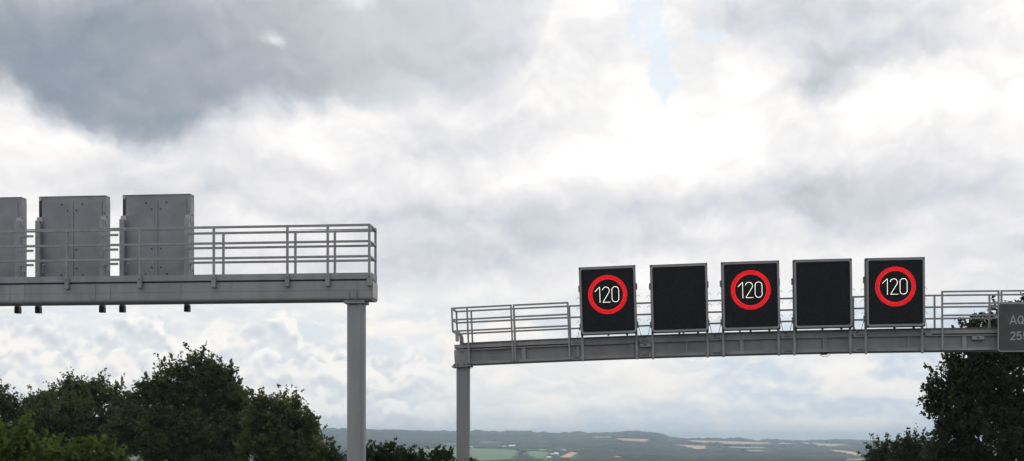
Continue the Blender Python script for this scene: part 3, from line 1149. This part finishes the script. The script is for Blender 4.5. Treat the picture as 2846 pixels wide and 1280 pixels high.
GT = 'trees behind the level gantry'
tree('leafy_tree', 'tall dark round topped tree, highest of the trees behind the level gantry', 80, 545,
     [(560, 1045, 62, 68), (500, 1065, 70, 66), (607, 1068, 46, 62), (440, 1105, 62, 66), (560, 1125, 110, 80), (632, 1135, 62, 72), (655, 1098, 40, 34), (402, 1092, 34, 34), (430, 1200, 120, 90), (560, 1225, 150, 95), (660, 1215, 60, 80)],
       .19, 150, L_DK, 3, .60, sprig=.40, core=.42, group=GT, sprigs_px=[(567, 963, 34), (545, 975, 28), (610, 989, 26), (640, 1013, 30), (520, 983, 25), (458, 992, 26), (470, 1000, 28)])
tree('leafy_tree', 'olive green rounded tree stepping down towards the grey column', 72, 790,
     [(770, 1145, 62, 50), (820, 1158, 46, 50), (730, 1150, 50, 55), (845, 1200, 46, 45), (780, 1215, 85, 60), (870, 1245, 36, 36), (720, 1240, 70, 60), (820, 1265, 75, 40)],
       .18, 140, L_OL, 5, .52, sprig=.34, core=.28, group=GT, sprigs_px=[(720, 1090, 30), (767, 1090, 25), (818, 1102, 26), (858, 1138, 25)])
tree('leafy_tree', 'dark flat topped tree just beyond the bright hedge', 88, 215,
     [(205, 1090, 52, 42), (255, 1092, 48, 44), (160, 1115, 42, 45), (110, 1130, 50, 38), (85, 1150, 40, 40), (200, 1160, 110, 70), (320, 1100, 18, 40), (330, 1150, 60, 55), (150, 1220, 130, 70), (290, 1225, 110, 80), (350, 1120, 28, 36)],
       .19, 150, L_GR, 8, .60, sprig=.45, core=.4, group=GT, sprigs_px=[(230, 1043, 25), (190, 1048, 22), (320, 1056, 36), (118, 1090, 26), (150, 1062, 30)])
tree('leafy_tree', 'dark tree partly cut off by the photo edge above the bright hedge', 78, -40,
     [(-10, 1115, 42, 46), (25, 1130, 26, 36), (-60, 1120, 60, 60), (10, 1190, 50, 60), (-60, 1220, 80, 80)],
       .18, 150, L_DK, 12, .52, sprig=.35, group=GT, sprigs_px=[(3, 1068, 24), (46, 1104, 22)])
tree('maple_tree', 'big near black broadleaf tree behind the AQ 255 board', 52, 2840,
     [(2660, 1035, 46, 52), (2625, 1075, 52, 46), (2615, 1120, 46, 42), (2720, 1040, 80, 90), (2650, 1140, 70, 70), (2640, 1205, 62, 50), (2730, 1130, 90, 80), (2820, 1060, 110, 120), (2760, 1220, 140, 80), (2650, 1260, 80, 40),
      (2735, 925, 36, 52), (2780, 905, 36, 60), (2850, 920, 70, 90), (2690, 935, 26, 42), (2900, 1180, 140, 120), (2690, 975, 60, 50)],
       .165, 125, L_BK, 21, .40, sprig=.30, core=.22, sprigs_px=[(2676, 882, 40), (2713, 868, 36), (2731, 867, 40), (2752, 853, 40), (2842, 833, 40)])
tree('willow_tree', 'low feathery grey green tree at the foot of the big dark tree', 60, 2520,
     [(2520, 1240, 28, 30), (2480, 1255, 34, 26), (2445, 1262, 26, 30), (2550, 1250, 36, 34), (2500, 1285, 70, 40), (2575, 1275, 50, 40), (2432, 1285, 30, 28)],
     .125, 190, leafmat('feathery leaf', (.05, .062, .03), (.03, .04, .02)), 23, .36, sprig=.7, core=.25, sprigs_px=[(2522, 1194, 40), (2497, 1205, 34), (2545, 1205, 30), (2440, 1224, 28), (2478, 1225, 28), (2414, 1260, 30)])
GS = 'saplings in the median'
MED = leafmat('sapling leaf', (.035, .05, .02), (.026, .036, .016))
MED2 = leafmat('olive sapling leaf', (.05, .058, .022), (.035, .045, .018))
tree('shrub', 'dark upright sapling bush hugging the square grey column', 39, 1060,
     [(1032, 1262, 22, 22), (1060, 1268, 26, 22), (1088, 1260, 22, 24), (1045, 1295, 40, 30), (1090, 1295, 34, 34)],
     .075, 420, MED, 31, .17, sprig=.5, core=.3, cat='shrub', group=GS,
     sprigs_px=[(1031, 1220, 30), (1047, 1225, 30), (1037, 1232, 30), (1074, 1224, 30), (1079, 1232, 30), (1089, 1223, 32), (1098, 1232, 30), (1058, 1240, 26), (1020, 1238, 26)])
tree('shrub', 'thin open sapling between the two grey columns', 40, 1130,
     [(1128, 1270, 14, 20), (1142, 1268, 12, 20), (1130, 1300, 26, 26)], .075, 330, MED, 33, .16, sprig=.6, cat='shrub', group=GS,
     sprigs_px=[(1125, 1234, 34), (1140, 1240, 30), (1117, 1240, 28), (1150, 1256, 20), (1132, 1246, 30)])
tree('shrub', 'olive leafed sapling cluster left of the tall thin gantry column', 41, 1210,
     [(1172, 1278, 20, 18), (1200, 1276, 20, 18), (1216, 1270, 15, 22), (1238, 1274, 16, 20), (1200, 1305, 60, 24)], .075, 360, MED2, 35, .16, sprig=.6, cat='shrub', group=GS,
     sprigs_px=[(1213, 1237, 34), (1233, 1242, 32), (1169, 1250, 26), (1190, 1254, 24), (1246, 1250, 28), (1254, 1260, 24), (1158, 1258, 22), (1205, 1248, 26)])
tree('shrub', 'small twiggy sapling at the foot of the thin gantry column', 39, 1310,
     [(1308, 1296, 8, 10), (1322, 1296, 8, 10)], .07, 260, MED, 37, .14, sprig=.6, cat='shrub', group=GS, sprigs_px=[(1307, 1272, 20), (1322, 1272, 20), (1291, 1270, 18)])
tree('shrub', 'small green bush between the olive tree and the square column', 43, 925,
     [(925, 1268, 20, 24), (945, 1282, 26, 20), (905, 1275, 24, 26)], .08, 380, leafmat('bush leaf', (.045, .072, .022), (.03, .05, .018)), 39, .17, sprig=.6, cat='shrub', group=GS,
     sprigs_px=[(926, 1226, 34), (918, 1232, 30), (942, 1250, 24), (958, 1258, 22)])
tree('hedge_bush', 'bright green leafy bush low in the near corner', 18, 130,
     [(15, 1255, 60, 40), (68, 1222, 20, 40), (95, 1275, 60, 36), (165, 1275, 42, 36), (225, 1272, 40, 32), (275, 1275, 32, 30), (0, 1305, 120, 50), (-50, 1260, 80, 60), (180, 1318, 180, 30), (325, 1300, 30, 20)],
     .075, 330, L_BR, 41, .16, sprig=.75, core=.35, cat='bush',
     sprigs_px=[(72, 1162, 50), (60, 1172, 50), (12, 1180, 45), (22, 1190, 40), (97, 1200, 36), (164, 1208, 36), (211, 1214, 34), (232, 1220, 30), (264, 1214, 36), (300, 1234, 28), (350, 1266, 22)])

# ================================================================== haze
HZ = bpy.data.materials.new('haze air')
HZ.use_nodes = True
nt = HZ.node_tree
for n_ in list(nt.nodes):
    if n_.type != 'OUTPUT_MATERIAL':
        nt.nodes.remove(n_)
pv = nd(nt, 'ShaderNodeVolumePrincipled')
pv.inputs['Color'].default_value = (.68, .84, 1.0, 1)
pv.inputs['Density'].default_value = 1.65e-4
pv.inputs['Anisotropy'].default_value = .3
nt.links.new(pv.outputs[0], nt.nodes['Material Output'].inputs['Volume'])
hz = MB().box(-9100, 9100, -1600, 14100, -32, 82).build('haze', HZ)
tag(hz, None, None, kind='stuff')

# ================================================================== sky and light
SUN_AZ, SUN_EL = 24.0, 42.0
world = bpy.data.worlds.new('World')
scene.world = world
world.use_nodes = True
world.cycles.sampling_method = 'MANUAL'
world.cycles.sample_map_resolution = 512
nt = world.node_tree
bg = nt.nodes['Background']
bg.inputs['Strength'].default_value = 0.1
sky = nd(nt, 'ShaderNodeTexSky', sky_type='NISHITA', sun_disc=False)
sky.sun_elevation = R(SUN_EL)
sky.sun_rotation = R(SUN_AZ)
sky.dust_density = 2.0
dirn = nd(nt, 'ShaderNodeTexCoord').outputs['Generated']
sep = nd(nt, 'ShaderNodeSeparateXYZ', i_0=dirn)
az = mth(nt, 'ARCTAN2', sep.outputs[0], sep.outputs[1])
el = mth(nt, 'ARCSINE', sep.outputs[2])
KS = F / 1000.0                       # sky map unit: about 15.5 degrees
Pm = nd(nt, 'ShaderNodeCombineXYZ', i_0=mth(nt, 'MULTIPLY', az, KS), i_1=mth(nt, 'MULTIPLY', el, KS)).outputs[0]


def skyp(x, y):
    dx, dz = (x - CX) / F, (HY - y) / F
    return (math.atan(dx) * KS, math.atan(dz / math.hypot(1, dx)) * KS)


def noise(vec, scale, detail, rough, typ='FBM', w=0.0, lac=2.0):
    n = nd(nt, 'ShaderNodeTexNoise', noise_dimensions='2D', i_Vector=vec, i_Scale=scale, i_Detail=detail, i_Roughness=rough, i_Lacunarity=lac)
    return n


def off(vec, x, y, sx=1.0, sy=1.0):
    v = vmth(nt, 'MULTIPLY', vec, (sx, sy, 1))
    return vmth(nt, 'ADD', v, (x, y, 0))


def warp(vec, scale, amp, ox, detail=5.0, rough=.55):
    nz = noise(off(vec, ox, ox * .7), scale, detail, rough)
    d = vmth(nt, 'SUBTRACT', nz.outputs['Color'], (.5, .5, .5))
    d = vmth(nt, 'MULTIPLY', d, (amp, amp * .8, 0))
    return vmth(nt, 'ADD', vec, d)


def blobs(vec, lst):
    acc = None
    for (x, y, rx, ry, a) in lst:
        c = skyp(x, y)
        d = vmth(nt, 'SUBTRACT', vec, (c[0], c[1], 0))
        d = vmth(nt, 'MULTIPLY', d, (1000 / rx, 1000 / ry, 0))
        q = mth(nt, 'MULTIPLY', vmth(nt, 'DOT_PRODUCT', d, d), -1.0)
        e = mth(nt, 'EXPONENT', q)
        acc = mth(nt, 'MULTIPLY', e, a) if acc is None else mth(nt, 'MULTIPLY_ADD', e, a, acc)
    return acc


def curve(fac_px, pts, lo, hi, interp='B_SPLINE'):
    """a smooth 1-D profile along the bearing (points: photo column, value)"""
    rp = nd(nt, 'ShaderNodeValToRGB')
    c = rp.color_ramp
    c.interpolation = interp
    x0, x1 = -500.0, 3300.0
    for i, (x, v) in enumerate(pts):
        p = (x - x0) / (x1 - x0)
        g = (v - lo) / (hi - lo)
        if i < 2:
            e = c.elements[i]
            e.position = p
        else:
            e = c.elements.new(p)
        e.color = (g, g, g, 1)
    nt.links.new(fac_px, rp.inputs[0])
    sp = nd(nt, 'ShaderNodeSeparateColor', i_0=rp.outputs[0])
    return mth(nt, 'MULTIPLY_ADD', sp.outputs[0], hi - lo, lo)


def split(vec):
    q = nd(nt, 'ShaderNodeSeparateXYZ', i_0=vec)
    # heading as a 0..1 fraction and height as photo rows above eye level
    x = mth(nt, 'MULTIPLY_ADD', mth(nt, 'TANGENT', mth(nt, 'DIVIDE', q.outputs[0], KS)), F / 3800.0, (CX + 500) / 3800.0)
    y = mth(nt, 'MULTIPLY', q.outputs[1], -1000.0)
    return x, mth(nt, 'ADD', y, HY)


def lerp(f, a, b):
    d = mth(nt, 'SUBTRACT', b, a)
    return mth(nt, 'MULTIPLY_ADD', d, f, a)


Pw = warp(Pm, 3.0, .16, 3.1, 5.0, .5)
Pw2 = warp(Pw, 11.0, .075, 9.7, 5.0, .6)
X0, Y0_ = split(Pm)
X1, Y1_ = split(Pw2)
nA = noise(off(Pw, 2.3, 5.1, .62, 1.25), 4.2, 7.0, .52).outputs['Fac']
nB = noise(off(Pw2, 7.7, 1.9, .8, 1.1), 13.0, 5.0, .55).outputs['Fac']
nC = noise(off(Pw, 1.7, 4.4, .7, 1.2), 2.2, 4.0, .5).outputs['Fac']
dA = mth(nt, 'SUBTRACT', nA, .5)
dB = mth(nt, 'SUBTRACT', nB, .5)
dC = mth(nt, 'SUBTRACT', nC, .5)

# broken white cloud filling most of the sky, with soft grey patches
patches = blobs(Pw2, [
    (1010, 610, 300, 50, -.06), (480, 555, 420, 55, -.06), (480, 470, 420, 60, -.05), (1160, 430, 170, 60, -.10), (1350, 590, 330, 40, -.07), (1150, 700, 420, 60, -.09),
    (1700, 660, 420, 45, -.07), (2250, 555, 400, 62, -.13), (2450, 460, 300, 80, -.05), (1560, 385, 210, 70, -.06),
    (2740, 620, 260, 170, -.06), (2200, 30, 300, 60, -.10), (2290, 190, 130, 80, -.16), (2230, 250, 120, 40, -.07), (2500, 100, 150, 65, -.12), (2050, 100, 120, 60, -.05),
    (1900, 340, 420, 120, .06), (2650, 280, 330, 120, .05), (1000, 5, 55, 35, .15), (860, 400, 190, 60, .04), (1250, 760, 500, 60, -.06),
    (20, 380, 70, 45, .04), (1600, 470, 420, 60, .04), (2050, 610, 150, 32, .08), (2600, 600, 120, 30, .05), (1900, 720, 300, 50, .02), (2100, 200, 120, 70, .08)])
s1 = mth(nt, 'ADD', patches, .925)
s1 = mth(nt, 'MULTIPLY_ADD', dA, .20, s1)
s1 = mth(nt, 'MULTIPLY_ADD', dB, .075, s1)
vR = off(Pw2, 12.0, 3.0, .8, 1.15)
rel = mth(nt, 'SUBTRACT', noise(vR, 5.5, 8.0, .56).outputs['Fac'], noise(vmth(nt, 'ADD', vR, (.012, .045, 0)), 5.5, 8.0, .56).outputs['Fac'])
s1 = mth(nt, 'MULTIPLY_ADD', rel, .17, s1)
s1 = mth(nt, 'MINIMUM', s1, mth(nt, 'MULTIPLY_ADD', dB, .03, 1.0))

# the big slate cloud on the left: lower rim, tone along and across it
rim = curve(X1, [(-500, 300), (0, 325), (130, 365), (260, 415), (400, 452), (530, 440), (660, 380), (780, 325), (930, 306), (1080, 308), (1230, 318), (1350, 285), (1450, 225), (1540, 165), (1590, -60), (1700, -300), (3300, -500)], -600, 600)
rimd = mth(nt, 'MULTIPLY_ADD', dA, 80.0, mth(nt, 'SUBTRACT', rim, Y1_))
rimd = mth(nt, 'MULTIPLY_ADD', dB, 60.0, rimd)
mk = mth(nt, 'MULTIPLY', ss(nt, rimd, -48.0, 70.0), ss(nt, X1, .505, .57, 1.0, 0.0))
vA = curve(X0, [(-500, .60), (0, .59), (250, .61), (500, .625), (700, .655), (900, .71), (1100, .76), (1300, .795), (1500, .815), (1700, .9), (3300, .9)], 0, 1)
topl = curve(X1, [(-500, 150), (0, 165), (180, 150), (300, 60), (420, 110), (600, 150), (900, 120), (1200, 60), (3300, 0)], -200, 600)
upl = ss(nt, mth(nt, 'SUBTRACT', topl, Y1_), -70.0, 90.0)
vA2 = mth(nt, 'MULTIPLY_ADD', mth(nt, 'MULTIPLY', upl, ss(nt, X0, .13, .50, .115, .015)), 1.0, vA)
vA2 = mth(nt, 'MULTIPLY_ADD', dC, .10, vA2)
vA2 = mth(nt, 'MULTIPLY_ADD', dA, .07, vA2)
vA2 = mth(nt, 'MULTIPLY_ADD', dB, .030, vA2)
vA2 = mth(nt, 'MULTIPLY_ADD', rel, .13, vA2)
vA2 = mth(nt, 'ADD', vA2, blobs(Pw2, [(775, 108, 34, 17, .13), (1005, 0, 60, 38, .16), (330, 60, 200, 60, -.03), (1330, 140, 200, 50, .0)]))
s2 = lerp(mk, s1, vA2)

# towering cumulus banks low in the sky, back to front, each with a bubbling rim
def bub(vec):
    a = nd(nt, 'ShaderNodeTexVoronoi', voronoi_dimensions='2D', feature='SMOOTH_F1', i_Vector=vec, i_Scale=12.0, i_Detail=1.6, i_Roughness=.38, i_Lacunarity=2.7, i_Smoothness=.4)
    return a.outputs['Distance']


Pc = warp(Pm, 7.0, .05, 21.0, 2.5, .45)
XC, YC = split(Pc)
b0 = bub(Pc)
b1 = bub(off(Pc, 5.0, 2.0))
b2 = bub(off(Pc, 9.0, 7.0))
d0 = mth(nt, 'SUBTRACT', b0, bub(vmth(nt, 'ADD', Pc, (.004, .022, 0))))
banks = [
    ([(-500, 915), (0, 915), (70, 902), (150, 890), (235, 912), (270, 945), (310, 885), (385, 848), (445, 880), (475, 940), (570, 912), (655, 900), (730, 868), (785, 842), (835, 885), (860, 925), (910, 940), (1000, 970), (1120, 965), (1240, 985), (1330, 1060), (3300, 1400)], b0, .93),
    ([(-500, 985), (0, 990), (110, 965), (200, 985), (290, 1000), (350, 972), (430, 943), (545, 942), (620, 975), (680, 985), (740, 955), (820, 985), (900, 1000), (1000, 985), (1110, 1010), (1200, 1040), (1300, 1080), (3300, 1400)], b1, .945),
    ([(-500, 1040), (0, 1035), (100, 1022), (180, 1045), (280, 1062), (404, 1025), (480, 1050), (600, 1075), (740, 1060), (860, 1085), (960, 1075), (1080, 1095), (1200, 1100), (1300, 1125), (3300, 1400)], b2, .95)]
low = mth(nt, 'MULTIPLY_ADD', dA, .12, .885)
cs = None
cm = None
for pts, bb, top in banks:
    t_ = curve(XC, pts, 700, 1500)
    t_ = mth(nt, 'MULTIPLY_ADD', bb, 62.0, mth(nt, 'SUBTRACT', t_, 18.0))
    dd = mth(nt, 'SUBTRACT', YC, t_)                  # rows below the rim
    m_ = ss(nt, dd, -5.0, 9.0)
    fade = ss(nt, dd, 40.0, 150.0, 1.0, .0)
    body = ss(nt, dd, 0.0, 80.0, top + .015, top - .12)
    body = mth(nt, 'MULTIPLY_ADD', d0, .30, body)
    body = mth(nt, 'MULTIPLY_ADD', dB, .05, body)
    m_ = mth(nt, 'MULTIPLY', m_, fade)
    cs = body if cs is None else lerp(m_, cs, body)
    cm = m_ if cm is None else mth(nt, 'MAXIMUM', cm, m_)
cs = mth(nt, 'MINIMUM', cs, .99)

# pale blue band with flat cream streaks on the right, low down
Ps = warp(Pm, 6.0, .09, 33.0)
st = noise(off(Ps, 4.4, 8.8, .8, 2.4), 5.0, 7.0, .58).outputs['Fac']
streakw = blobs(Ps, [(1650, 1020, 330, 80, .30), (1420, 990, 200, 110, .25), (2250, 960, 130, 22, .22), (2290, 1010, 120, 30, .22), (2480, 1075, 150, 26, .36), (1900, 1060, 300, 60, .16), (2250, 1190, 260, 30, .16), (1500, 1150, 300, 40, .12),
                     (2250, 1120, 500, 45, -.05), (2350, 905, 420, 36, -.35), (1950, 925, 300, 22, -.2), (2200, 1080, 250, 40, -.1)])
lowgap = ss(nt, Y0_, 760.0, 900.0)
bluew = mth(nt, 'MULTIPLY', lowgap, ss(nt, mth(nt, 'ADD', streakw, st), .42, .72, 1.0, 0.0))

ramp = nd(nt, 'ShaderNodeValToRGB')
cr = ramp.color_ramp
cr.elements[0].position = .50
cr.elements[0].color = lin((112, 126, 142))
cr.elements[1].position = 1.0
cr.elements[1].color = lin((255, 255, 253))
for p, c in ((.60, (140, 151, 163)), (.70, (172, 176, 184)), (.80, (203, 206, 212)), (.88, (226, 225, 227)), (.95, (244, 242, 240))):
    e = cr.elements.new(p)
    e.color = lin(c)
nt.links.new(s2, ramp.inputs[0])
base = ramp.outputs[0]
# broken blue
Pg = warp(Pw2, 20.0, .06, 41.0, 5.0, .62)
nG = noise(off(Pg, 3.0, 9.0), 16.0, 6.0, .62).outputs['Fac']
gap = blobs(Pg, [(1740, 20, 70, 60, .62), (1795, 100, 60, 60, .62), (1850, 170, 40, 60, .58), (1835, 230, 30, 45, .6), (1870, 235, 34, 26, .4), (2005, 95, 60, 28, .6), (1985, 15, 50, 35, .42), (2710, 0, 70, 14, .5)])
gapm = ss(nt, mth(nt, 'MULTIPLY_ADD', mth(nt, 'SUBTRACT', nG, .5), 1.6, gap), .24, .70)
gapm = mth(nt, 'MULTIPLY', gapm, ss(nt, gap, .10, .40))
sc_ = nt.nodes.new('ShaderNodeVectorMath')
sc_.operation = 'SCALE'
nt.links.new(sky.outputs[0], sc_.inputs[0])
sc_.inputs['Scale'].default_value = .1
hblue = mixc(nt, .80, sc_.outputs[0], lin((214, 227, 239)))
col = mixc(nt, mth(nt, 'MULTIPLY', gapm, .70), base, hblue)
# low sky tint: pale blue between the streaks
lowc = mixc(nt, ss(nt, X0, .38, .78), lin((218, 224, 229)), lin((201, 212, 224)))
cream = mixc(nt, ss(nt, st, .40, .78), lin((232, 231, 230)), lin((252, 246, 238)))
reS = mth(nt, 'SUBTRACT', noise(off(Ps, 14.4, 3.8, .8, 1.5), 8.0, 7.0, .58).outputs['Fac'], noise(off(Ps, 14.41, 3.83, .8, 1.5), 8.0, 7.0, .58).outputs['Fac'])
lowcol = mixc(nt, bluew, cream, lowc)
lowcol = mixc(nt, mth(nt, 'MULTIPLY_ADD', reS, 2.4, .10, clamp=True), lowcol, lin((253, 249, 243)))
col = mixc(nt, mth(nt, 'MULTIPLY', lowgap, .92), col, lowcol)
cramp = nd(nt, 'ShaderNodeValToRGB')
cr = cramp.color_ramp
cr.elements[0].position = .72
cr.elements[0].color = lin((200, 205, 213))
cr.elements[1].position = .99
cr.elements[1].color = lin((255, 250, 244))
e = cr.elements.new(.86)
e.color = lin((226, 227, 229))
e = cr.elements.new(.93)
e.color = lin((246, 242, 238))
nt.links.new(cs, cramp.inputs[0])
cumf = mth(nt, 'MULTIPLY', cm, ss(nt, X0, .42, .50, .85, 0.0))
col = mixc(nt, cumf, col, cramp.outputs[0])
fin = nt.nodes.new('ShaderNodeVectorMath')
fin.operation = 'SCALE'
nt.links.new(col, fin.inputs[0])
fin.inputs['Scale'].default_value = 11.2
nt.links.new(fin.outputs[0], bg.inputs['Color'])

sun = bpy.data.lights.new('sun', 'SUN')
sun.energy = 1.0
sun.angle = R(12)
sun.color = (1, .96, .9)
so = bpy.data.objects.new('sun', sun)
sd = Vector((math.sin(R(SUN_AZ)) * math.cos(R(SUN_EL)), math.cos(R(SUN_AZ)) * math.cos(R(SUN_EL)), math.sin(R(SUN_EL))))
so.rotation_euler = (-sd).to_track_quat('-Z', 'Y').to_euler()
so.location = sd * 200
COL.objects.link(so)

scene.view_settings.view_transform = 'Standard'
scene.view_settings.look = 'None'
scene.view_settings.exposure = 0.0
scene.view_settings.gamma = 1.0
scene.render.engine = 'CYCLES'
scene.cycles.use_denoising = True
scene.cycles.max_bounces = 8
scene.cycles.volume_bounces = 2
